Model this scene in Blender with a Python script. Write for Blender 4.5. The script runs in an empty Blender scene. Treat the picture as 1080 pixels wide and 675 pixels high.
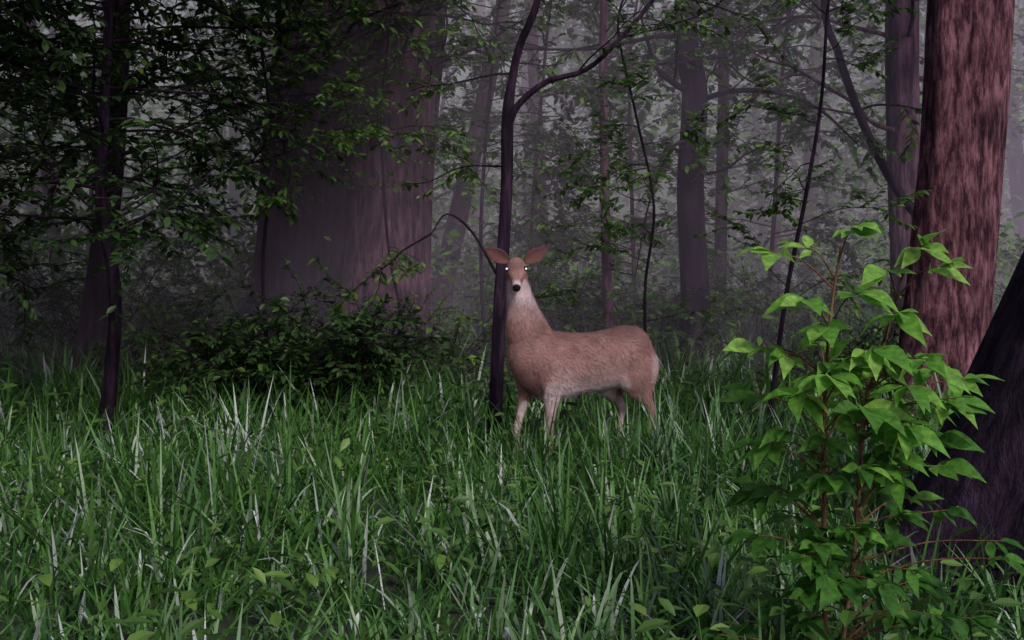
import bpy, math, random
import numpy as np
from mathutils import Vector
rng=np.random.default_rng(7)
scene=bpy.context.scene
R=math.radians
def nrm(v): 
    v=np.asarray(v,float); return v/(np.linalg.norm(v,axis=-1,keepdims=True)+1e-9)

# ------------------------------------------------------------ terrain height
def gh(x,y):
    x=np.asarray(x,float); y=np.asarray(y,float)
    s=np.clip((y-6.8)/8.5,0,1)
    return 0.80*s*s*(3-2*s)+0.04*np.sin(x*1.1+.6)*np.sin(y*.8)+0.02*np.sin(x*2.7+y*1.9)

# ------------------------------------------------------------ materials
def newmat(name):
    m=bpy.data.materials.new(name); m.use_nodes=True
    nt=m.node_tree; nt.nodes.clear()
    return m,nt,nt.nodes,nt.links
def ramp(n,stops):
    r=n.new('ShaderNodeValToRGB'); e=r.color_ramp.elements
    while len(e)<len(stops): e.new(.5)
    for i,(p,c) in enumerate(stops): e[i].position=p; e[i].color=(*c,1)
    return r
def leafmat(name,stops,rough=.5,trans=.35,spec=.4,noise=False):
    m,nt,n,l=newmat(name)
    out=n.new('ShaderNodeOutputMaterial'); a=n.new('ShaderNodeAttribute'); a.attribute_name='var'
    r=ramp(n,stops); l.new(a.outputs['Fac'],r.inputs[0])
    p=n.new('ShaderNodeBsdfPrincipled'); p.inputs['Roughness'].default_value=rough; p.inputs['Specular IOR Level'].default_value=spec
    c=r.outputs[0]
    if noise:
        g=n.new('ShaderNodeNewGeometry'); no=n.new('ShaderNodeTexNoise'); no.inputs['Scale'].default_value=45; no.inputs['Detail'].default_value=3
        l.new(g.outputs['Position'],no.inputs['Vector'])
        mp=n.new('ShaderNodeMapRange'); mp.inputs[1].default_value=.3; mp.inputs[2].default_value=.7; mp.inputs[3].default_value=.6; mp.inputs[4].default_value=1.4
        l.new(no.outputs['Fac'],mp.inputs[0])
        mx=n.new('ShaderNodeVectorMath'); mx.operation='SCALE'; l.new(r.outputs[0],mx.inputs[0]); l.new(mp.outputs[0],mx.inputs['Scale']); c=mx.outputs[0]
        b=n.new('ShaderNodeBump'); b.inputs['Strength'].default_value=.4; b.inputs['Distance'].default_value=.01; l.new(no.outputs['Fac'],b.inputs['Height']); l.new(b.outputs[0],p.inputs['Normal'])
    l.new(c,p.inputs['Base Color'])
    if trans<=0: l.new(p.outputs[0],out.inputs[0]); return m
    t=n.new('ShaderNodeBsdfTranslucent'); mi=n.new('ShaderNodeMixShader'); mi.inputs[0].default_value=trans
    l.new(c,t.inputs['Color'])
    l.new(p.outputs[0],mi.inputs[1]); l.new(t.outputs[0],mi.inputs[2]); l.new(mi.outputs[0],out.inputs[0])
    return m
def barkmat(name,c1,c2,c3,scale=14,bump=.6,det=5,warp=.16,dist=.25,st=(.40,.50,.64)):
    m,nt,n,l=newmat(name)
    out=n.new('ShaderNodeOutputMaterial'); p=n.new('ShaderNodeBsdfPrincipled'); p.inputs['Roughness'].default_value=.9; p.inputs['Specular IOR Level'].default_value=.15
    g=n.new('ShaderNodeNewGeometry'); mp=n.new('ShaderNodeMapping'); mp.inputs['Scale'].default_value=(1,1,warp)
    l.new(g.outputs['Position'],mp.inputs[0])
    v=n.new('ShaderNodeTexNoise'); v.inputs['Scale'].default_value=scale; v.inputs['Detail'].default_value=det; v.inputs['Roughness'].default_value=.75; v.inputs['Distortion'].default_value=dist
    l.new(mp.outputs[0],v.inputs['Vector'])
    w=n.new('ShaderNodeTexNoise'); w.inputs['Scale'].default_value=2.4; w.inputs['Detail'].default_value=4
    l.new(g.outputs['Position'],w.inputs['Vector'])
    r=ramp(n,[(st[0],c1),(st[1],c2),(st[2],c3)]); l.new(v.outputs['Fac'],r.inputs[0])
    mr=n.new('ShaderNodeMapRange'); mr.inputs[1].default_value=.3; mr.inputs[2].default_value=.7; mr.inputs[3].default_value=.4; mr.inputs[4].default_value=1.5
    l.new(w.outputs['Fac'],mr.inputs[0])
    mx=n.new('ShaderNodeVectorMath'); mx.operation='SCALE'; l.new(r.outputs[0],mx.inputs[0]); l.new(mr.outputs[0],mx.inputs['Scale'])
    l.new(mx.outputs[0],p.inputs['Base Color'])
    b=n.new('ShaderNodeBump'); b.inputs['Strength'].default_value=bump; b.inputs['Distance'].default_value=.06
    l.new(v.outputs['Fac'],b.inputs['Height']); l.new(b.outputs[0],p.inputs['Normal'])
    l.new(p.outputs[0],out.inputs[0]); return m

M_grass=leafmat('grass_blade',[(0,(.015,.06,.010)),(.4,(.048,.15,.022)),(.75,(.09,.225,.04)),(.9,(.20,.33,.16)),(1,(.42,.50,.42))],rough=.40,trans=.22,spec=.6)  # palest stops paint glossy highlights into the colour of some blades
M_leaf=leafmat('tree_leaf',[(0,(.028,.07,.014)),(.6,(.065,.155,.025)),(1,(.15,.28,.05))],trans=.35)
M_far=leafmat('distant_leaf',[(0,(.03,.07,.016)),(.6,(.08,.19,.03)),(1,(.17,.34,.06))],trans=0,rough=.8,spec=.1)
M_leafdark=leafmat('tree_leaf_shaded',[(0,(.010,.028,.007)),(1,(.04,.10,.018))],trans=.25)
M_shade_canopy=leafmat('shade_canopy_leaf',[(0,(.02,.05,.015)),(1,(.05,.12,.03))],trans=0)
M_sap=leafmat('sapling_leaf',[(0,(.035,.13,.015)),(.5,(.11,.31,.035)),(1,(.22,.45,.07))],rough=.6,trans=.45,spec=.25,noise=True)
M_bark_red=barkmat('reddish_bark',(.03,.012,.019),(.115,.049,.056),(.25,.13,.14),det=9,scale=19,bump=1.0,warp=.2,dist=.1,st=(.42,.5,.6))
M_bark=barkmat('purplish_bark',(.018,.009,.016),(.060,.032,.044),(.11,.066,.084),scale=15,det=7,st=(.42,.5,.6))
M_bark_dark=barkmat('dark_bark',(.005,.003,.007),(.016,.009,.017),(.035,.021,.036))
M_stem=barkmat('sapling_stem',(.05,.025,.015),(.12,.065,.035),(.17,.11,.05),scale=60,bump=.1)

# ------------------------------------------------------------ mesh accumulation
class Acc:
    def __init__(s): s.V=[];s.F=[];s.M=[];s.A=[];s.S=[];s.n=0
    def add(s,V,F,mat=0,var=None,smooth=False):
        if len(F)==0: return
        s.V.append(V); s.F.append(F+s.n); s.n+=len(V)
        s.M.append(np.full(len(F),mat,np.int32))
        s.A.append(np.full(len(F),.5) if var is None else var); s.S.append(np.full(len(F),smooth))
    def build(s,name,mats,parent=None):
        V=np.concatenate(s.V).astype(np.float32); F=np.concatenate(s.F).astype(np.int32)
        me=bpy.data.meshes.new(name); me.vertices.add(len(V)); me.vertices.foreach_set('co',V.ravel())
        me.loops.add(F.size); me.loops.foreach_set('vertex_index',F.ravel())
        me.polygons.add(len(F)); me.polygons.foreach_set('loop_start',np.arange(len(F),dtype=np.int32)*4)
        me.update(calc_edges=True)
        for m in mats: me.materials.append(m)
        me.polygons.foreach_set('material_index',np.concatenate(s.M))
        me.polygons.foreach_set('use_smooth',np.concatenate(s.S).astype(bool))
        a=me.attributes.new('var','FLOAT','FACE'); a.data.foreach_set('value',np.concatenate(s.A).astype(np.float32))
        me.update()
        o=bpy.data.objects.new(name,me); scene.collection.objects.link(o)
        if parent: o.parent=parent
        return o

def ribbons(P,D,S,L,W,bend,prof,fold=0.,var=None):
    N=len(P); n=len(prof); t=np.linspace(0,1,n); prof=np.asarray(prof,float)
    C=P[:,None,:]+D[:,None,:]*(L[:,None]*t)[...,None]
    C[...,2]-=(bend*L)[:,None]*t**2
    hw=(W[:,None]*prof[None,:]*.5)[...,None]
    if fold==0:
        V=np.stack([C-S[:,None]*hw,C+S[:,None]*hw],2); k=2
    else:
        Nn=nrm(np.cross(S,D))[:,None]; Nn=Nn*np.where(Nn[...,2:3]<0,-1,1)
        V=np.stack([C-S[:,None]*hw+Nn*hw*fold,C,C+S[:,None]*hw+Nn*hw*fold],2); k=3
    V=V.reshape(-1,3)
    base=(np.arange(N)*n*k)[:,None,None]; i=(np.arange(n-1)*k)[None,:,None]; j=np.arange(k-1)[None,None,:]
    a=base+i+j; F=np.stack([a,a+1,a+k+1,a+k],-1).reshape(-1,4)
    if var is None: var=rng.random(N)
    return V,F,np.repeat(var,(n-1)*(k-1))

def catmull(P,sub):
    P=np.asarray(P,float); Q=np.vstack([2*P[0]-P[1],P,2*P[-1]-P[-2]]); out=[]
    for i in range(1,len(Q)-2):
        p0,p1,p2,p3=Q[i-1:i+3]
        for k in range(sub):
            t=k/sub
            out.append(.5*((2*p1)+(-p0+p2)*t+(2*p0-5*p1+4*p2-p3)*t*t+(-p0+3*p1-3*p2+p3)*t**3))
    out.append(P[-1]); return np.array(out)

def tube(acc,pts,rad,sides=6,mat=0,rough=0.,flare=0.,seed=0,sub=0):
    pr=np.column_stack([pts,rad])
    if sub: pr=catmull(pr,sub)
    P=pr[:,:3]; r=np.maximum(pr[:,3],.0008)
    T=nrm(np.gradient(P,axis=0)); ref=np.array([1.,0,0]) if abs(T[0][0])<.9 else np.array([0,1.,0])
    a=nrm(ref-T[0]*np.dot(ref,T[0])); n=len(P); th=np.linspace(0,2*np.pi,sides,endpoint=False)
    V=np.empty((n,sides,3)); g=np.random.default_rng(seed+int(abs(P[0][0])*1000))
    ph=g.random(12)*6.28; fr=[2,3,5,7,11,13]; dist=0
    for i in range(n):
        a=nrm(a-T[i]*np.dot(a,T[i])); b=np.cross(T[i],a)
        if i: dist+=np.linalg.norm(P[i]-P[i-1])
        m=np.ones(sides)
        if rough:
            for k,f in enumerate(fr):
                m+=rough*(.9 if k<2 else .45)*np.sin(f*th+ph[k]+dist*(.5+.25*k)*np.sin(ph[k]*3)+.5*np.sin(dist*2.1+ph[k+5]))
        if flare:
            e=math.exp(-max(dist,0)/.28)
            m+=flare*e*(.6+.6*np.sin(5*th+ph[3])+.3*np.sin(3*th+ph[4]))
        V[i]=P[i]+(np.cos(th)*r[i]*m)[:,None]*a+(np.sin(th)*r[i]*m)[:,None]*b
    i=np.arange(n-1)[:,None]*sides; j=np.arange(sides)[None]; j2=(j+1)%sides
    F=np.stack([i+j,i+j2,i+sides+j2,i+sides+j],-1).reshape(-1,4)
    acc.add(V.reshape(-1,3),F,mat,None,True)

class Leaves:
    def __init__(s): s.P=[];s.D=[]
    def emit(s,acc,mat,L=.07,Wr=.5,fold=.25,prof=(.08,.8,.95,.06),tilt=.35,bend=.25,bias=0):
        if not s.P: return
        P=np.array(s.P); D=np.array(s.D); N=len(P)
        D=nrm(D+rng.normal(0,.25,(N,3)))
        up=nrm(np.array([0,0,1.])+rng.normal(0,tilt,(N,3)))
        S=nrm(np.cross(D,up)); l=L*rng.uniform(.6,1.3,N)
        V,F,A=ribbons(P,D,S,l,l*Wr,np.full(N,bend)*rng.uniform(.2,1.6,N),prof,fold,np.clip(rng.random(N)+bias,0,1))
        acc.add(V,F,mat,A)

def grow(acc,lv,p,d,L,r,depth,mat=0,trop=.02,nch=5,lpt=3,wob=.16,flat=.55):
    n=6; pts=[np.array(p,float)]; d=nrm(d)
    for i in range(n):
        d=nrm(d+rng.normal(0,wob,3)+np.array([0,0,trop])); pts.append(pts[-1]+d*L/n)
    pts=np.array(pts); rad=np.linspace(r,r*.35,n+1)
    tube(acc,pts,rad,4 if r<.03 else 8,mat,sub=0 if depth==0 else 2)
    if depth>0:
        for k in range(nch):
            t=rng.uniform(.3,1)*n; i=min(int(t),n-1); q=pts[i]+(pts[i+1]-pts[i])*(t-i)
            dd=nrm(pts[i+1]-pts[i]); s=nrm(np.cross(dd,rng.normal(0,1,3)))
            nd=dd*.6+s*.8; nd[2]*=flat; 
            grow(acc,lv,q,nd,L*rng.uniform(.4,.62),r*.5,depth-1,mat,trop,nch,lpt,wob,flat)
    if depth==0 and lpt>0:
        for i in range(1,n+1):
            dd=nrm(pts[i]-pts[i-1]); sd=nrm(np.cross(dd,[0,0,1]))
            for k in range(lpt):
                lv.P.append(pts[i-1]+(pts[i]-pts[i-1])*rng.random()); sg=1 if (k+i)%2 else -1
                lv.D.append(dd*.6+sd*sg*.9+np.array([0,0,-.1]))

# ------------------------------------------------------------ ground
xs=np.concatenate([np.linspace(-200,-14,14),np.linspace(-12,12,70),np.linspace(14,200,14)])
ys=np.concatenate([np.linspace(-200,-6,12),np.linspace(-4,26,90),np.linspace(30,260,16)])
X,Y=np.meshgrid(xs,ys); Z=gh(X,Y)+.02*np.sin(X*5.3)*np.sin(Y*4.7)
a=Acc(); nx=len(xs); ny=len(ys); i=np.arange(ny-1)[:,None]*nx; j=np.arange(nx-1)[None]
a.add(np.column_stack([X.ravel(),Y.ravel(),Z.ravel()]),np.stack([i+j,i+j+1,i+nx+j+1,i+nx+j],-1).reshape(-1,4),0,None,True)
m,nt,n,l=newmat('forest_soil'); out=n.new('ShaderNodeOutputMaterial'); p=n.new('ShaderNodeBsdfPrincipled'); p.inputs['Roughness'].default_value=.95
g=n.new('ShaderNodeNewGeometry'); no=n.new('ShaderNodeTexNoise'); no.inputs['Scale'].default_value=6; no.inputs['Detail'].default_value=6; l.new(g.outputs['Position'],no.inputs['Vector'])
r=ramp(n,[(.35,(.012,.014,.008)),(.5,(.02,.035,.012)),(.7,(.035,.055,.02))]); l.new(no.outputs['Fac'],r.inputs[0]); l.new(r.outputs[0],p.inputs['Base Color'])
l.new(p.outputs[0],out.inputs[0])
a.build('ground',[m])

# ------------------------------------------------------------ grass
a=Acc()
def grass_tufts(tx,ty,h,w,per=11,smin=.5):
    N=len(tx)
    sc=.88+.27*np.sin(tx*1.7+ty*.9)*np.sin(ty*1.3-tx*.6)+rng.normal(0,.13,N); sc=np.clip(sc,smin,1.35)
    patch=.10*np.sin(tx*2.3+ty*.7+1)*np.sin(ty*1.9-tx*.8)
    tx=np.repeat(tx,per);ty=np.repeat(ty,per);sc=np.repeat(sc,per); K=len(tx)
    tone=np.repeat(rng.normal(0,.16,N)+patch,per)
    an=rng.uniform(0,2*np.pi,K); rr=np.abs(rng.normal(0,.05,K))
    px=tx+np.cos(an)*rr; py=ty+np.sin(an)*rr
    P=np.column_stack([px,py,gh(px,py)-.01])
    out=rng.uniform(.1,.95,K); an2=an+rng.normal(0,.5,K)
    D=nrm(np.column_stack([np.cos(an2)*out,np.sin(an2)*out,np.ones(K)]))
    sa=an2+np.pi/2+rng.normal(0,.5,K)
    S=nrm(np.column_stack([np.cos(sa),np.sin(sa),rng.normal(0,.15,K)]))
    L=h*sc*rng.uniform(.6,1.3,K)
    v=np.clip(.41+tone+rng.normal(0,.18,K)+(rng.random(K)<.12)*rng.uniform(.25,.6,K),0,1)
    V,F,A=ribbons(P,D,S,L,w*rng.uniform(.6,1.6,K),rng.uniform(.1,1.05,K),(.6,1,.9,.55,.05),0,v)
    a.add(V,F,0,A)
def grass_band(y0,y1,dens,h,w,per=11):
    area=.62*(y1*y1-y0*y0)+3.2*(y1-y0); N=int(area*dens/per)
    ty=rng.uniform(y0,y1,N*3); keep=rng.random(N*3)<(1.24*ty+3.2)/(1.24*y1+3.2); ty=ty[keep][:N]; N=len(ty)
    tx=rng.uniform(-1,1,N)*(.62*ty+1.6)
    grass_tufts(tx,ty,h,w,per)
grass_band(1.5,4.2,720,.42,.012)
grass_band(4.2,5.6,640,.53,.013)
grass_band(5.6,8,540,.63,.014)
grass_band(8,13,360,.64,.018)
grass_band(13,22,120,.56,.030)
N=170; grass_tufts(rng.uniform(-.6,1.6,N),rng.uniform(5.9,6.75,N),.62,.013,11,.85)
a.build('meadow_grass',[M_grass])

# low broad-leaved plants among the grass
a=Acc(); 
for k in range(500):
    y=rng.uniform(2.5,16); x=rng.uniform(-1,1)*(.6*y+1); z=float(gh(x,y)); hgt=rng.uniform(.25,.5)*(1.6 if y>8 else .85)
    n_=rng.integers(8,18); lv=Leaves()
    for q in range(n_):
        an=rng.uniform(0,6.28); zz=hgt*rng.uniform(.4,1.05); rr=rng.uniform(.02,.16)
        lv.P.append([x+math.cos(an)*rr,y+math.sin(an)*rr,z+zz]); lv.D.append([math.cos(an),math.sin(an),.15])
    lv.emit(a,0,L=.08 if y<7 else .11,Wr=.45)
a.build('undergrowth_plants',[M_leaf])

# ------------------------------------------------------------ trees
def trunk(acc,pts,rad,mat=0,sides=36,rough=.035,flare=.35,seed=1,sub=12):
    tube(acc,np.array(pts,float),np.array(rad,float),sides,mat,rough,flare,seed,sub)
def ext(pts,top=12.,dx=0,dy=0):
    pts=[list(q) for q in pts]; l=pts[-1]; pts.append([l[0]+dx*.5,l[1]+dy*.5,(l[2]+top)/2]); pts.append([l[0]+dx,l[1]+dy,top]); return pts
def limbs(acc,lv,x,y,z0,z1,n,L,r,depth=2,lpt=3,ang=None,nch=4):
    for k in range(n):
        an=rng.uniform(0,6.28) if ang is None else rng.uniform(*ang)
        z=rng.uniform(z0,z1)
        grow(acc,lv,[x,y,z],[math.cos(an),math.sin(an),rng.uniform(-.15,.35)],L*rng.uniform(.7,1.2),r,depth,0,.0,nch,lpt)

# big twin-trunk tree on the left of centre
a=Acc(); lv=Leaves()
trunk(a,ext([(-2.75,11,.3),(-2.5,11,1.3),(-2.38,11,2.8),(-2.2,11,4.6)],13,.3),[.50,.38,.35,.33,.28,.2],seed=3)
trunk(a,ext([(-1.50,11.1,.3),(-1.40,11.1,1.3),(-1.30,11.1,2.8),(-1.15,11.1,4.6)],13,.5),[.66,.50,.44,.41,.33,.2],seed=4,mat=1)
trunk(a,ext([(-2.0,11.5,.1),(-1.95,11.5,1.5),(-1.85,11.6,3),(-1.75,11.6,4.6)],13,-.3),[.40,.34,.30,.28,.2,.1],seed=5)
limbs(a,lv,-2.5,10.6,3.0,4.8,8,2.2,.03,ang=(3.4,6.0),lpt=4); limbs(a,lv,-1.4,10.8,3.3,4.8,5,2.2,.03,ang=(3.6,6.28),lpt=4)
lv.emit(a,2,L=.085); a.build('twin_trunk_oak_tree',[M_bark_dark,M_bark,M_leaf])

# big reddish tree on the right
a=Acc(); lv=Leaves()
trunk(a,ext([(3.84,9,-.05),(3.92,9,.8),(4.0,9,2),(4.09,9,3.9)],13,.2),[.42,.37,.35,.34,.28,.2],seed=8,sides=48,rough=.04)
limbs(a,lv,4.1,9,4.4,8,6,2.4,.06); lv.emit(a,1,L=.1); a.build('oak_tree',[M_bark_red,M_leaf])
a=Acc(); lv=Leaves()
trunk(a,ext([(4.5,11.2,.1),(4.45,11.2,1.5),(4.38,11.2,3),(4.35,11.2,4.6)],12,.1),[.23,.19,.18,.17,.13,.08],seed=9)
limbs(a,lv,4.4,11.2,3.0,6,8,2,.03,lpt=5); lv.emit(a,1,L=.1); a.build('oak_tree',[M_bark,M_leaf])

# dark leaning trunk close at the right
a=Acc(); lv=Leaves()
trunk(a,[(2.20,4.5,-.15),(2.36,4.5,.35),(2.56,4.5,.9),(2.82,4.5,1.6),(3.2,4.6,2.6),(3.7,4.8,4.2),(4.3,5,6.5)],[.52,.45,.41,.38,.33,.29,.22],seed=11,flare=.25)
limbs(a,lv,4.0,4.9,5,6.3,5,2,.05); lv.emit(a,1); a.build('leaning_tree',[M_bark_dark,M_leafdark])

# mid-ground dark tree with bare crooked branches
a=Acc(); lv=Leaves()
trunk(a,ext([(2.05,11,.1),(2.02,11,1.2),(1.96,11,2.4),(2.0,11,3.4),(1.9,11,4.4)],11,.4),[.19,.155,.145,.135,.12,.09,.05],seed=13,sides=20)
for pts,r in [([(2.0,11,2.4+.9),(2.35,10.9,3.4),(2.8,10.8,3.38),(3.3,10.8,3.2),(3.75,10.9,2.85)],.035),
              ([(1.98,11,3.4),(1.75,10.9,3.5),(1.55,10.9,3.7),(1.4,10.9,4.2)],.045),
              ([(1.98,11,2.5),(2.3,10.8,2.55),(2.6,10.8,2.75),(3.0,10.7,2.72)],.022),
              ([(1.96,11,2.9),(1.7,10.7,2.75),(1.45,10.5,2.2),(1.3,10.5,1.4)],.02)]:
    tube(a,np.array(pts),np.linspace(r,r*.3,len(pts)),8,0,sub=4)
    for q in pts[1:]:
        grow(a,lv,q,[rng.normal(),rng.normal()*.6,.2],.8,r*.3,1,0,.0,4,4)
limbs(a,lv,1.95,11,3.7,6,7,1.8,.03); lv.emit(a,1,L=.08); a.build('elm_tree',[M_bark_dark,M_leaf])

# slim tree directly behind the deer
a=Acc(); lv=Leaves()
trunk(a,[(-.15,7.6,-.05),(-.125,7.6,.4),(-.10,7.6,1.08),(-.045,7.6,2.0),(-.035,7.6,2.55),(.0,7.6,2.85),(.06,7.55,3.1),(.2,7.5,3.45),(.35,7.5,4.2),(.3,7.5,5.5)],[.062,.052,.048,.045,.047,.034,.030,.027,.025,.012],sides=14,flare=.3,sub=5,seed=2)
tube(a,np.array([(-.035,7.6,2.5),(.05,7.55,2.66),(.26,7.5,2.82),(.55,7.45,2.9),(.8,7.4,3.12),(1.1,7.4,3.5),(1.4,7.4,4.2)]),np.array([.034,.026,.022,.019,.017,.014,.01]),8,0,sub=4)
tube(a,np.array([(-.1,7.6,1.35),(-.3,7.6,1.7),(-.5,7.7,1.85),(-.62,7.7,1.7)]),np.array([.012,.010,.008,.005]),6,0,sub=4)
for p_,d_ in [((.8,7.4,3.12),(1,-.3,.1)),((.3,7.5,3.6),(-1,-.5,0)),((.0,7.6,2.9),(-1,-.2,.3)),((-.1,7.6,1.2),(1,.4,-.1)),((.5,7.5,2.9),(.3,-.5,.3)),((-.62,7.7,1.7),(-.8,0,-.2)),((-.04,7.6,2.2),(-1,.2,.2)),((1.1,7.4,3.5),(.6,-.2,-.4))]:
    grow(a,lv,p_,d_,.8,.009,1,0,0,4,4)
lv.emit(a,1,L=.06); a.build('young_elm_tree',[M_bark_dark,M_leaf])

# slender trees
def slender(name,pts,r,mat,leaf=M_leaf,zr=(2.6,6),nl=6,Lb=1.2,lpt=4,top=9,leafL=.08,nch=5):
    a=Acc(); lv=Leaves(); pp=ext(pts,top,.2); trunk(a,pp,np.linspace(r,r*.45,len(pp)),sides=14,flare=.3,sub=6,seed=int(r*1000))
    P=np.array(pp)
    for k in range(nl):
        z=rng.uniform(*zr); x=np.interp(z,P[:,2],P[:,0]); y=np.interp(z,P[:,2],P[:,1]); an=rng.uniform(0,6.28)
        grow(a,lv,[x,y,z],[math.cos(an),math.sin(an)*.7,.2],Lb*rng.uniform(.6,1.2),min(r*.3,.014),1,0,0,nch,lpt)
    lv.emit(a,1,L=leafL); return a.build(name,[mat,leaf])
slender('maple_tree',[(1.1,11,.1),(1.05,11,1.3),(1.02,11,2.6),(1.0,11,4.2)],.065,M_bark,nl=8)
slender('maple_tree',[(2.7,13,.2),(2.72,13,2),(2.74,13,4),(2.7,13,5.4)],.09,M_bark,nl=10,zr=(2.4,6))
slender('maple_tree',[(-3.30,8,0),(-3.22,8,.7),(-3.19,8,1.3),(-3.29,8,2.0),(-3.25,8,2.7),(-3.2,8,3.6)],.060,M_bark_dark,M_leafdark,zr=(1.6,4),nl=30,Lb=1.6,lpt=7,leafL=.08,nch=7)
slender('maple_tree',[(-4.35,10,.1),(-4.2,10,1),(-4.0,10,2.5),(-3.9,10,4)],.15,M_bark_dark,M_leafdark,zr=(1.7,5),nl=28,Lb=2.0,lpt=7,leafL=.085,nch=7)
slender('maple_tree',[(-1.15,14,.3),(-.9,14,1.6),(-.62,14,2.8),(-.36,14,4),(-.1,14,5.4)],.16,M_bark,nl=10,zr=(2.6,6))
slender('maple_tree',[(4.95,10.5,0),(4.75,10.5,1.2),(4.35,10.5,1.9),(4.02,10.5,2.35),(3.7,10.5,2.95),(3.42,10.5,3.7),(3.25,10.5,4.4)],.06,M_bark_dark,nl=3,zr=(3.6,6))
slender('maple_tree',[(2.05,8,0),(2.2,8,1.2),(2.35,8,2),(2.5,8.1,2.8),(2.55,8.1,3.6)],.02,M_bark_dark,zr=(.9,3.6),nl=11,Lb=.8,top=4.6,leafL=.065)
slender('maple_tree',[(1.25,9,0),(1.2,9,1.2),(1.28,9,2),(1.12,9,2.8),(.95,9,3.6)],.016,M_bark_dark,zr=(.9,3.6),nl=14,Lb=.8,top=4.4,leafL=.07)
slender('maple_tree',[(-1.0,10,0),(-1.1,10,.9),(-1.25,10,1.8),(-1.3,10,3)],.018,M_bark_dark,zr=(1.6,4.2),nl=11,Lb=1.0,top=5,lpt=5,nch=5,leafL=.07)
slender('maple_tree',[(-2.2,9.2,0),(-2.3,9.2,1.4),(-2.2,9.2,2.6),(-2.3,9.2,3.6)],.02,M_bark_dark,M_leaf,zr=(2.4,4.2),nl=15,Lb=1.3,top=5,lpt=5,nch=5,leafL=.07)
slender('maple_tree',[(-5.2,7.5,0),(-5.1,7.5,2),(-5,7.5,4)],.12,M_bark_dark,M_leafdark,zr=(1.6,4.5),nl=26,Lb=2.0,lpt=7,leafL=.085,nch=7)
slender('maple_tree',[(3.3,13,.4),(3.4,13,2),(3.5,13,4)],.035,M_bark,zr=(1.6,5.2),nl=20,Lb=1.5,lpt=6,leafL=.1,nch=6,top=6)
slender('maple_tree',[(.3,12.5,.4),(.25,12.5,2),(.4,12.5,4)],.03,M_bark,zr=(1.6,5.0),nl=20,Lb=1.4,lpt=6,leafL=.09,nch=6,top=6)
slender('maple_tree',[(1.6,12.8,.4),(1.55,12.8,2),(1.5,12.8,4)],.03,M_bark,zr=(1.3,4.6),nl=18,Lb=1.3,lpt=6,leafL=.09,nch=6,top=6)
slender('maple_tree',[(-.3,11.3,.4),(-.35,11.3,2),(-.2,11.3,4)],.025,M_bark_dark,zr=(2.3,4.6),nl=16,Lb=1.2,lpt=5,leafL=.08,nch=6,top=5.4)

# shrubs
def shrub(x,y,h,w,mat,n=14,leafL=.07,lpt=4):
    a=Acc(); lv=Leaves(); z=float(gh(x,y))
    for k in range(n):
        an=rng.uniform(0,6.28); grow(a,lv,[x,y,z],[math.cos(an)*w,math.sin(an)*w,1.],h*rng.uniform(.7,1.2),.012,1,0,-.02,6,lpt)
    lv.emit(a,1,L=leafL); a.build('shrub',[M_bark_dark,mat])
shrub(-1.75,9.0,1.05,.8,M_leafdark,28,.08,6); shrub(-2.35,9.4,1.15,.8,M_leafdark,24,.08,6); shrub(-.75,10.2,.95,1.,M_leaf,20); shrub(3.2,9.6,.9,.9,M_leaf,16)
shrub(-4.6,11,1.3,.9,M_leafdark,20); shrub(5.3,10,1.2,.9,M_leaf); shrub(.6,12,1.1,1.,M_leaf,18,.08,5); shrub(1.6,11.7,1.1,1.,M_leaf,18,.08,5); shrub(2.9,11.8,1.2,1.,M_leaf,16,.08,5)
shrub(-3.4,10.5,1.0,1.,M_leaf,18,.08,5)

# ------------------------------------------------------------ distant forest mass
a=Acc()
for k in range(64):
    y=rng.uniform(17,42); x=rng.uniform(-.62,.62)*y*1.25
    if y<20 and abs(x+1.8)<1.4: continue
    r_=rng.choice([.05,.08,.12,.18,.28],p=[.35,.25,.2,.15,.05]); z=float(gh(x,y)); lean=rng.normal(0,.7)
    pts=np.array([(x,y,z-.1),(x+lean*.3,y,z+3),(x+lean*.7,y,z+7),(x+lean,y,z+14)])
    tube(a,pts,np.array([r_*1.15,r_*.95,r_*.8,r_*.4]),10,0,.04,.2,k,4)
def cloud(a,mat,n,per,xr,yr,zr,rad,L,bias=0,keep=None,flat=.22):
    C=np.column_stack([rng.uniform(*xr,n),rng.uniform(*yr,n),rng.uniform(*zr,n)])
    if keep is not None: C=C[keep(C)]
    n=len(C); s=rng.uniform(.5,1.3,n)*rad
    Q=rng.normal(0,1,(n,per,3))*np.array([.6,.6,flat]); P=(C[:,None]+Q*s[:,None,None]).reshape(-1,3); K=len(P)
    D=nrm(rng.normal(0,1,(K,3))*np.array([1,1,.45])); up=nrm(np.array([0,-.3,1.])+rng.normal(0,.5,(K,3))); S=nrm(np.cross(D,up))
    l=L*rng.uniform(.6,1.4,K)
    V,F,A=ribbons(P,D,S,l,l*.6,rng.uniform(0,.4,K),(.12,1,.1),0,np.clip(np.repeat(rng.uniform(0,1,n),per)*.6+rng.random(K)*.4+bias,0,1))
    a.add(V,F,mat,A)
cloud(a,1,560,80,(-16,17),(14.2,26),(1.2,9),1.0,.16,keep=lambda C:(np.abs(C[:,0])<.75*C[:,1])&(C[:,2]<1.6+.29*C[:,1])&((C[:,2]>2.2)|(rng.random(len(C))<.7)))
cloud(a,1,600,70,(-30,30),(27,46),(.5,15),2.0,.42,flat=.4,keep=lambda C:(C[:,2]<1.8+.29*C[:,1]))
cloud(a,1,400,60,(-13,13),(11.8,21),(.8,2.1),.7,.12)
a.build('distant_trees',[M_bark,M_far])

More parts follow.
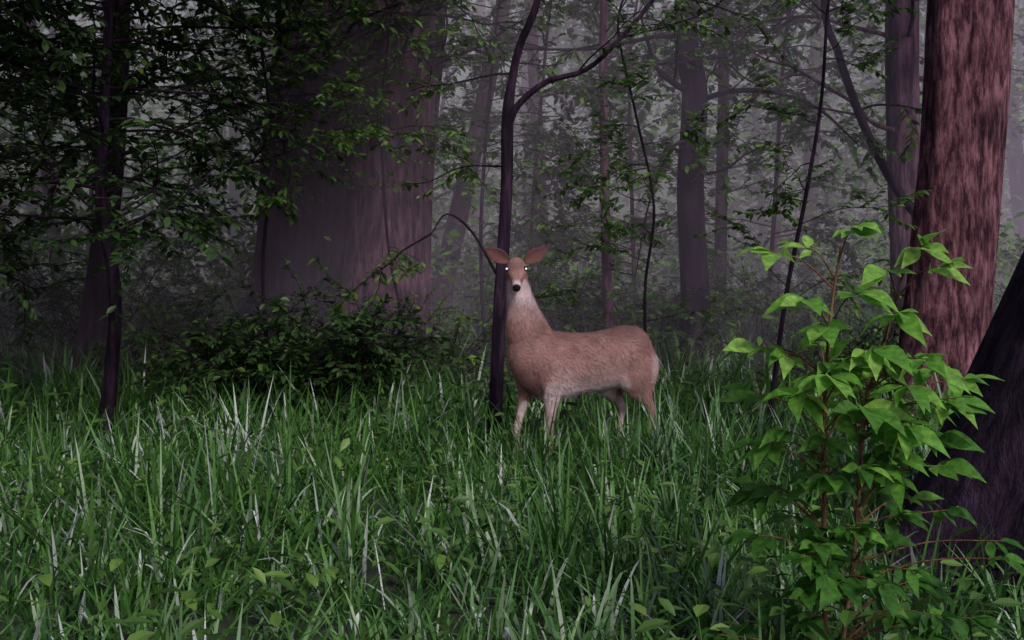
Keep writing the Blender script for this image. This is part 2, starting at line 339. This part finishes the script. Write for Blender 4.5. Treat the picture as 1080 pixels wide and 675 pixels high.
# leaf canopy overhead, out of view, added to shade the left side
a=Acc()
cloud(a,0,420,50,(-13,-.8),(2,14),(4.6,9),1.0,.30,keep=lambda C:(C[:,2]>1.3+.36*C[:,1]+.3)&(C[:,0]<-2.6+.28*C[:,1]))
cloud(a,0,150,50,(-10,-2.4),(-5,2),(3.8,6.5),.9,.28)
a.build('shade_canopy',[M_shade_canopy])

# ------------------------------------------------------------ foreground sapling
a=Acc(); lp=[];ld=[];ls=[];lL=[]
def compound(base,tip,nleaf,L):
    base=np.array(base,float); tip=np.array(tip,float); mid=(base+tip)/2+np.array([0,0,.03])
    tube(a,np.array([base,mid,tip]),np.array([.0035,.0025,.0015]),6,0,sub=4)
    d=nrm(tip-mid); h=nrm(np.cross(d,[0,0,1]))
    for k in range(nleaf):
        ang=(k/(nleaf-1)-.5)*2.7
        dd=nrm(d*math.cos(ang)+h*math.sin(ang)+np.array([0,0,-.12])+rng.normal(0,.22,3)); 
        lp.append(tip-d*.03*abs(ang)); ld.append(dd); lL.append(L*(1-.22*abs(ang))*rng.uniform(.65,1.15))
st=[(.96,3.0,0),(.95,3.0,.5),(.945,3.0,.9),(.96,3.0,1.2),(.99,3.0,1.42)]
tube(a,np.array(st),np.array([.010,.008,.0065,.005,.003]),8,0,sub=5)
st2=[(1.0,3.05,0),(1.06,3.05,.5),(1.10,3.1,.9),(1.17,3.1,1.15),(1.22,3.1,1.36)]
tube(a,np.array(st2),np.array([.008,.007,.0055,.004,.003]),8,0,sub=5)
SP=catmull(st,8); SP2=catmull(st2,8)
tips=[((.76,2.95,1.40),6,.14),((1.0,2.9,1.47),6,.13),((.90,3.1,1.42),5,.12),((1.22,2.95,1.42),7,.15),((1.3,3.0,1.36),6,.14),((1.12,3.0,1.35),6,.13),((.82,2.8,1.26),6,.14),((1.12,2.9,1.22),6,.14),((.98,2.8,1.28),6,.13),
      ((.72,2.95,1.12),6,.15),((1.02,2.8,1.12),6,.15),((1.22,2.85,1.06),6,.16),((.80,2.8,.99),6,.15),((1.3,2.9,.97),6,.15),((.98,2.75,.96),6,.16),((.9,2.85,1.18),6,.14),((1.12,2.8,.90),6,.16),((.88,2.75,1.05),6,.15),((1.1,2.75,1.02),6,.15)]
for k in range(96):
    an=rng.uniform(0,6.28); z=rng.uniform(.2,1.12); rr=rng.uniform(.08,.36 if z>.65 else .46); tips.append(((1.04+math.cos(an)*rr,3.0+math.sin(an)*rr*.7,z),6,rng.uniform(.08,.145)))
for t_,n_,L_ in tips:
    S_=SP if t_[0]<1.06 else SP2; q=S_[np.argmin(np.abs(S_[:,2]-(t_[2]-.1)))]
    compound(q,t_,n_,L_)
P=np.array(lp);D=np.array(ld);L=np.array(lL);N=len(P); up=nrm(np.array([0,-.45,1.])+rng.normal(0,.4,(N,3))); S=nrm(np.cross(D,up))
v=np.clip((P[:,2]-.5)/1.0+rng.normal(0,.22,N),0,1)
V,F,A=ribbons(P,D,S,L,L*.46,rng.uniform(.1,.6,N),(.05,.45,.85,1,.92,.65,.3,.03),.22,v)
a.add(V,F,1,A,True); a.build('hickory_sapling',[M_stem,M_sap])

# ------------------------------------------------------------ deer
YAW=R(205); cu,su=math.cos(YAW),math.sin(YAW); DC=np.array([.47,7.0,0.])
def W(u,v,z): return np.array([DC[0]+u*cu-v*su,DC[1]+u*su+v*cu,z+0.0])
FU=np.array([cu,su,0]); LV=np.array([-su,cu,0]); UZ=np.array([0,0,1.])
dv=[];df=[]
def loft(rows,sub=5,sides=20):
    pr=catmull(np.array([np.concatenate(r) for r in rows]),sub); th=np.linspace(0,2*np.pi,sides,endpoint=False); b0=len(dv)
    for r in pr:
        for t in th: dv.append(tuple(r[:3]+math.cos(t)*r[3:6]+math.sin(t)*r[6:9]))
    n=len(pr)
    for i in range(n-1):
        for j in range(sides): df.append((b0+i*sides+j,b0+i*sides+(j+1)%sides,b0+(i+1)*sides+(j+1)%sides,b0+(i+1)*sides+j))
    df.append(tuple(b0+j for j in range(sides))[::-1]); df.append(tuple(b0+(n-1)*sides+j for j in range(sides)))
# trunk: (u, zc, half height, half width)
loft([(W(u,0,z),LV*w,UZ*h) for u,z,h,w in [(-.57,.79,.03,.03),(-.55,.79,.13,.10),(-.49,.79,.20,.15),(-.39,.79,.220,.175),(-.25,.775,.215,.165),(-.10,.757,.210,.162),(.04,.748,.219,.17),(.17,.742,.238,.172),(.28,.758,.248,.158),(.37,.78,.225,.138),(.45,.81,.18,.118),(.51,.83,.12,.088),(.545,.84,.03,.025)]])
# neck
H0=np.array([.03,6.80,1.425]); hp=R(33)
hf=np.array([0,-math.cos(hp),-math.sin(hp)]); hup=np.array([0,-math.sin(hp),math.cos(hp)]); hs=np.array([1.,0,0])
nk=[(.32,.82,.19,.12),(.365,.93,.18,.113),(.405,1.03,.155,.10),(.438,1.14,.118,.086),(.462,1.24,.093,.075),(.478,1.33,.074,.065),(.478,1.41,.055,.052)]
loft([(W(u,0,z),LV*w,FU*b) for u,z,b,w in nk])
# head
loft([(H0+hf*t+hup*o,hs*w,hup*h) for t,w,h,o in [(-.065,.02,.02,0),(-.05,.045,.045,0),(-.01,.062,.062,0),(.035,.070,.066,0),(.07,.066,.06,-.004),(.11,.050,.052,-.010),(.15,.038,.042,-.016),(.19,.032,.035,-.02),(.225,.030,.031,-.022),(.245,.024,.024,-.022),(.255,.01,.01,-.022)]])
def leg(rows): loft([(W(u,v,z),LV*w,FU*b) for u,v,z,b,w in rows],4,14)
leg([(.31,.085,.86,.07,.03),(.30,.09,.76,.115,.06),(.28,.098,.64,.095,.06),(.262,.095,.54,.062,.048),(.268,.09,.43,.040,.035),(.276,.088,.33,.030,.028),(.276,.088,.30,.028,.027),(.268,.088,.22,.020,.019),(.264,.088,.12,.019,.018),(.27,.088,.085,.023,.021),(.29,.088,.045,.021,.019),(.305,.088,.025,.03,.024),(.305,.088,0,.034,.026)])
leg([(.33,-.08,.86,.07,.03),(.35,-.09,.76,.10,.055),(.365,-.095,.64,.08,.055),(.375,-.092,.54,.05,.042),(.405,-.09,.43,.036,.032),(.435,-.088,.33,.030,.028),(.44,-.088,.30,.028,.027),(.445,-.088,.22,.019,.018),(.45,-.088,.12,.018,.017),(.457,-.088,.085,.023,.021),(.475,-.088,.045,.021,.019),(.49,-.088,.025,.03,.024),(.49,-.088,0,.034,.026)])
def hind(v,o,s):
    leg([(-.36+o*.3,v*.7,.90,.08,.03),(-.385+o*.4,v*.95,.80,.17,.075),(-.375+o*.6,v,.69,.18,.082),(-.365+o*.8,v,.60,.15,.07),(-.385+o,v,.53,.10,.055),(-.435+o,v,.47,.06,.040),(-.475+o,v,.42,.040,.030),(-.485+o,v,.385,.035,.028),(-.475+o,v,.32,.024,.021),(-.462+o,v,.22,.020,.018),(-.452+o,v,.12,.019,.017),(-.447+o,v,.085,.024,.021),(-.43+o,v,.045,.021,.019),(-.415+o,v,.025,.03,.024),(-.415+o,v,0,.034,.026)])
hind(.095,-.06,1); hind(-.095,.07,1)
# tail
loft([(W(u,0,z),LV*w,np.array([FU[0]*b,FU[1]*b,.01])) for u,z,b,w in [(-.53,.90,.02,.03),(-.57,.86,.025,.04),(-.59,.78,.022,.042),(-.59,.70,.016,.03),(-.585,.65,.006,.01)]],4,12)
me=bpy.data.meshes.new('deer_raw'); me.from_pydata(dv,[],df); me.update()
ob=bpy.data.objects.new('deer_raw',me); scene.collection.objects.link(ob)
md=ob.modifiers.new('r','REMESH'); md.mode='VOXEL'; md.voxel_size=.009
sm=ob.modifiers.new('s','SMOOTH'); sm.iterations=6; sm.factor=.5
dg=bpy.context.evaluated_depsgraph_get(); dg.update()
body=bpy.data.meshes.new_from_object(ob.evaluated_get(dg)); bpy.data.objects.remove(ob)
body.name='body'; nv=len(body.vertices); co=np.empty(nv*3,np.float32); body.vertices.foreach_get('co',co); co=co.reshape(-1,3).astype(float)
nn=np.empty(nv*3,np.float32); body.vertices.foreach_get('normal',nn); nn=nn.reshape(-1,3).astype(float)
rel=co-DC; u=rel@FU; v=rel@LV; z=co[:,2]; ht=(co-H0)@hf; hu=(co-H0)@hup; hx=(co-H0)@hs
ss=lambda e0,e1,x: (lambda t:t*t*(3-2*t))(np.clip((x-e0)/(e1-e0),0,1))
brown=np.array([.275,.168,.136]); dark=np.array([.115,.066,.054]); white=np.array([.52,.46,.43]); col=np.tile(brown,(nv,1))
def mixc(col,c,f): return col*(1-f[:,None])+np.array(c)*f[:,None]
col=mixc(col,dark,.55*ss(.84,1.0,z)*(u<.33)*ss(.1,.9,nn[:,2]))
col=mixc(col,dark,.45*np.exp(-((u-.38)/.05)**2)*ss(.9,.7,z))
col=mixc(col,dark,.35*np.exp(-((u+.20)/.05)**2)*ss(.8,.6,z))
col=mixc(col,(.40,.31,.27),.75*ss(.84,.60,z)*(z>.5)*(np.abs(u)<.3))
col=mixc(col,white,.9*ss(.67,.58,z)*ss(.2,-.4,nn[:,2])*(np.abs(u)<.33))
col=mixc(col,white,.7*ss(.3,.9,np.abs(nn@LV))*(np.sign(v)!=np.sign(nn@LV))*(z<.5))
col=mixc(col,dark,.5*ss(.34,.2,z))
col=mixc(col,(.03,.025,.02),ss(.05,.035,z))
col=mixc(col,white,.5*((u<-.5)&(z<.8)&(z>.6)))
head=(ht>-.08)&(np.abs(hx)<.1)&(z>1.22)&(np.linalg.norm(co-(H0+hf*.1),axis=1)<.19)
front=(co-W(.47,0,1.27))[:,1]<0
col=mixc(col,(.36,.27,.24),.5*ss(1.0,1.12,z)*(~head))
col=mixc(col,white,.85*np.exp(-((z-1.205)/.04)**2)*front*(z<1.3)*(np.abs(u-.47)<.14))
col=mixc(col,dark,.75*head*ss(.02,.05,hu)*ss(.0,.1,ht))
col=mixc(col,white,.75*head*ss(.17,.20,ht)*ss(.235,.22,ht))
col=mixc(col,white,.6*head*ss(-.02,-.045,hu)*(ht>.08))
for sg in (-1,1):
    dd=np.linalg.norm(co-(H0+hf*.055+hup*.022+hs*sg*.066),axis=1); col=mixc(col,(.3,.23,.19),.6*head*np.exp(-(dd/.026)**2))
col=mixc(col,(.008,.007,.008),head*ss(.222,.232,ht)*ss(-.05,-.035,hu))
ca=body.color_attributes.new('fur','FLOAT_COLOR','POINT'); ca.data.foreach_set('color',np.column_stack([col,np.ones(nv)]).astype(np.float32).ravel())
body.polygons.foreach_set('use_smooth',np.ones(len(body.polygons),bool))
def furmat(name,attr=True,c=(.3,.17,.12)):
    m,nt,n,l=newmat(name); out=n.new('ShaderNodeOutputMaterial'); p=n.new('ShaderNodeBsdfPrincipled'); p.inputs['Roughness'].default_value=.9; p.inputs['Specular IOR Level'].default_value=.12
    g=n.new('ShaderNodeNewGeometry'); no=n.new('ShaderNodeTexNoise'); no.inputs['Scale'].default_value=60; no.inputs['Detail'].default_value=8; no.inputs['Roughness'].default_value=.8
    l.new(g.outputs['Position'],no.inputs['Vector']); n2=n.new('ShaderNodeTexNoise'); n2.inputs['Scale'].default_value=8; n2.inputs['Detail'].default_value=5; l.new(g.outputs['Position'],n2.inputs['Vector'])
    ad=n.new('ShaderNodeMath'); ad.operation='ADD'; l.new(no.outputs['Fac'],ad.inputs[0]); l.new(n2.outputs['Fac'],ad.inputs[1])
    mp=n.new('ShaderNodeMapRange'); mp.inputs[1].default_value=.7; mp.inputs[2].default_value=1.3; mp.inputs[3].default_value=.58; mp.inputs[4].default_value=1.35; l.new(ad.outputs[0],mp.inputs[0])
    mx=n.new('ShaderNodeVectorMath'); mx.operation='SCALE'; l.new(mp.outputs[0],mx.inputs['Scale'])
    if attr:
        a_=n.new('ShaderNodeAttribute'); a_.attribute_name='fur'; l.new(a_.outputs['Color'],mx.inputs[0])
    else: mx.inputs[0].default_value=c
    l.new(mx.outputs[0],p.inputs['Base Color']); b=n.new('ShaderNodeBump'); b.inputs['Strength'].default_value=.55; b.inputs['Distance'].default_value=.013; l.new(no.outputs['Fac'],b.inputs['Height']); l.new(b.outputs[0],p.inputs['Normal'])
    l.new(p.outputs[0],out.inputs[0]); return m
M_fur=furmat('deer_fur'); body.materials.clear(); body.materials.append(M_fur)
deer=bpy.data.objects.new('white_tailed_deer',None); deer.location=Vector(DC); scene.collection.objects.link(deer)
def child(o):
    o.parent=deer; o.location=-Vector(DC)
bo=bpy.data.objects.new('body',body); scene.collection.objects.link(bo); child(bo)
# short coat hairs lying along the body
sel=rng.integers(0,nv,70000); sel=sel[~((ht[sel]>.2)&head[sel])&(z[sel]>.06)]; sel=sel[:62000]
hp_=co[sel]+rng.normal(0,.004,(len(sel),3)); hn=nn[sel]
flow=np.where((z[sel]>1.02)[:,None],np.array([0,0,-1.])-.2*FU,np.where((z[sel]<.55)[:,None],np.array([0,0,-1.]),-FU*.9-np.array([0,0,.5])))
flow=np.where(head[sel][:,None],-hf,flow)+rng.normal(0,.22,(len(sel),3)); flow=nrm(flow-hn*np.sum(flow*hn,1,keepdims=True))
hd=nrm(flow+hn*rng.uniform(.12,.4,len(sel))[:,None]); hsd=nrm(np.cross(hd,hn)); hl=np.where(head[sel]|(z[sel]<.5),.010,.024)*rng.uniform(.6,1.3,len(sel))
V,F,A=ribbons(hp_,hd,hsd,hl,np.full(len(sel),.0022),np.full(len(sel),.1),(1,.8,.1),0,rng.random(len(sel)))
ha=Acc(); ha.add(V,F,0,A); ho=ha.build('coat_hairs',[M_fur])
hc=np.repeat(col[sel]*rng.uniform(.65,1.4,len(sel))[:,None],2,axis=0)
at=ho.data.attributes.new('fur','FLOAT_COLOR','FACE'); at.data.foreach_set('color',np.column_stack([hc,np.ones(len(hc))]).astype(np.float32).ravel()); child(ho)
mear=furmat('ear_fur',False,(.10,.05,.042)); 
for sg in (-1,1):
    base=H0+hs*sg*.052+hup*.038-hf*.01; d=nrm([sg*.86,.05,.46]); fr=nrm(np.array([sg*.15,-1,.1])); fr=nrm(fr-d*np.dot(fr,d)); sd=np.cross(d,fr)
    prof=[.4,.72,.95,1.,.93,.75,.48,.08]; vs=[];fs=[]
    for i,pf in enumerate(prof):
        t=i/(len(prof)-1); c=base+d*.185*t
        for j in range(7):
            q=(j-3)/3; vs.append(tuple(c+sd*q*pf*.050+fr*((q*q-.5)*.03*pf*(1-.6*t))))
    for i in range(len(prof)-1):
        for j in range(6): k=i*7+j; fs.append((k,k+1,k+8,k+7))
    me=bpy.data.meshes.new('ear'); me.from_pydata(vs,[],fs); me.update(); me.materials.append(mear)
    for q in me.polygons: q.use_smooth=True
    o=bpy.data.objects.new('ear_left' if sg>0 else 'ear_right',me); scene.collection.objects.link(o); child(o)
    s=o.modifiers.new('s','SOLIDIFY'); s.thickness=.008; s.offset=0; ss_=o.modifiers.new('b','SUBSURF'); ss_.levels=1; ss_.render_levels=1
m,nt,n,l=newmat('eye_dark'); out=n.new('ShaderNodeOutputMaterial'); p=n.new('ShaderNodeBsdfPrincipled'); p.inputs['Base Color'].default_value=(.01,.008,.008,1); p.inputs['Roughness'].default_value=.1; l.new(p.outputs[0],out.inputs[0]); M_eye=m
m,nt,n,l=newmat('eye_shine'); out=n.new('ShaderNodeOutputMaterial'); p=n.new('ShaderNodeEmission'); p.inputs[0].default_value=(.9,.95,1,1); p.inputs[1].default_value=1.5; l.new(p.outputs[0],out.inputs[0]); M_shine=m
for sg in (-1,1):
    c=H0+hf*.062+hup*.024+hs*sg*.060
    for nm,rad,mt,off in (('eye',.0185,M_eye,0),('eyeshine_glow',.0068,M_shine,.0160)):  # small emissive bead imitates the flash glint in each eye
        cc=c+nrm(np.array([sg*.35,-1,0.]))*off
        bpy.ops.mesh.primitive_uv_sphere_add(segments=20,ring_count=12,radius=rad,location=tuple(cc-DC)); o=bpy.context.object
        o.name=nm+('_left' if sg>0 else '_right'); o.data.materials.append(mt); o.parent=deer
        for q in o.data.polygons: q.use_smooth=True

# ------------------------------------------------------------ mist
bpy.ops.mesh.primitive_cube_add(size=1,location=(0,58.6,9)); o=bpy.context.object; o.name='mist'; o.scale=(140,99,21)
m,nt,n,l=newmat('mist_volume'); out=n.new('ShaderNodeOutputMaterial'); vs_=n.new('ShaderNodeVolumeScatter'); vs_.inputs['Color'].default_value=(.92,.83,1.,1); vs_.inputs['Density'].default_value=.044; vs_.inputs['Anisotropy'].default_value=-.25
l.new(vs_.outputs[0],out.inputs['Volume']); o.data.materials.append(m)

# ------------------------------------------------------------ light, world, camera
w=bpy.data.worlds.new('World'); scene.world=w; w.use_nodes=True; n=w.node_tree.nodes; l=w.node_tree.links; bg=n['Background']
sky=n.new('ShaderNodeTexSky'); sky.sky_type='NISHITA'; sky.sun_disc=False; sky.sun_elevation=R(38); sky.sun_rotation=R(155)
mx=n.new('ShaderNodeMix'); mx.data_type='RGBA'; mx.blend_type='MULTIPLY'; mx.inputs[0].default_value=1; l.new(sky.outputs[0],mx.inputs[6]); mx.inputs[7].default_value=(1.28,.93,1.16,1)
l.new(mx.outputs[2],bg.inputs[0]); bg.inputs[1].default_value=.15
sd=bpy.data.lights.new('sun','SUN'); sd.energy=2.6; sd.angle=R(14); sd.color=(1,.92,.94); so=bpy.data.objects.new('sun',sd); scene.collection.objects.link(so)
az=R(155); el=R(38); dirv=Vector((math.sin(az)*math.cos(el),math.cos(az)*math.cos(el),math.sin(el)))
so.rotation_euler=dirv.to_track_quat('Z','Y').to_euler()
cam=bpy.data.cameras.new('camera'); cam.lens=35; cam.sensor_width=36; cam.clip_end=500; co_=bpy.data.objects.new('camera',cam); scene.collection.objects.link(co_)
co_.location=(0,0,1.3); co_.rotation_euler=(R(88),0,0); scene.camera=co_
scene.view_settings.view_transform='Standard'; scene.view_settings.look='None'; scene.view_settings.exposure=0
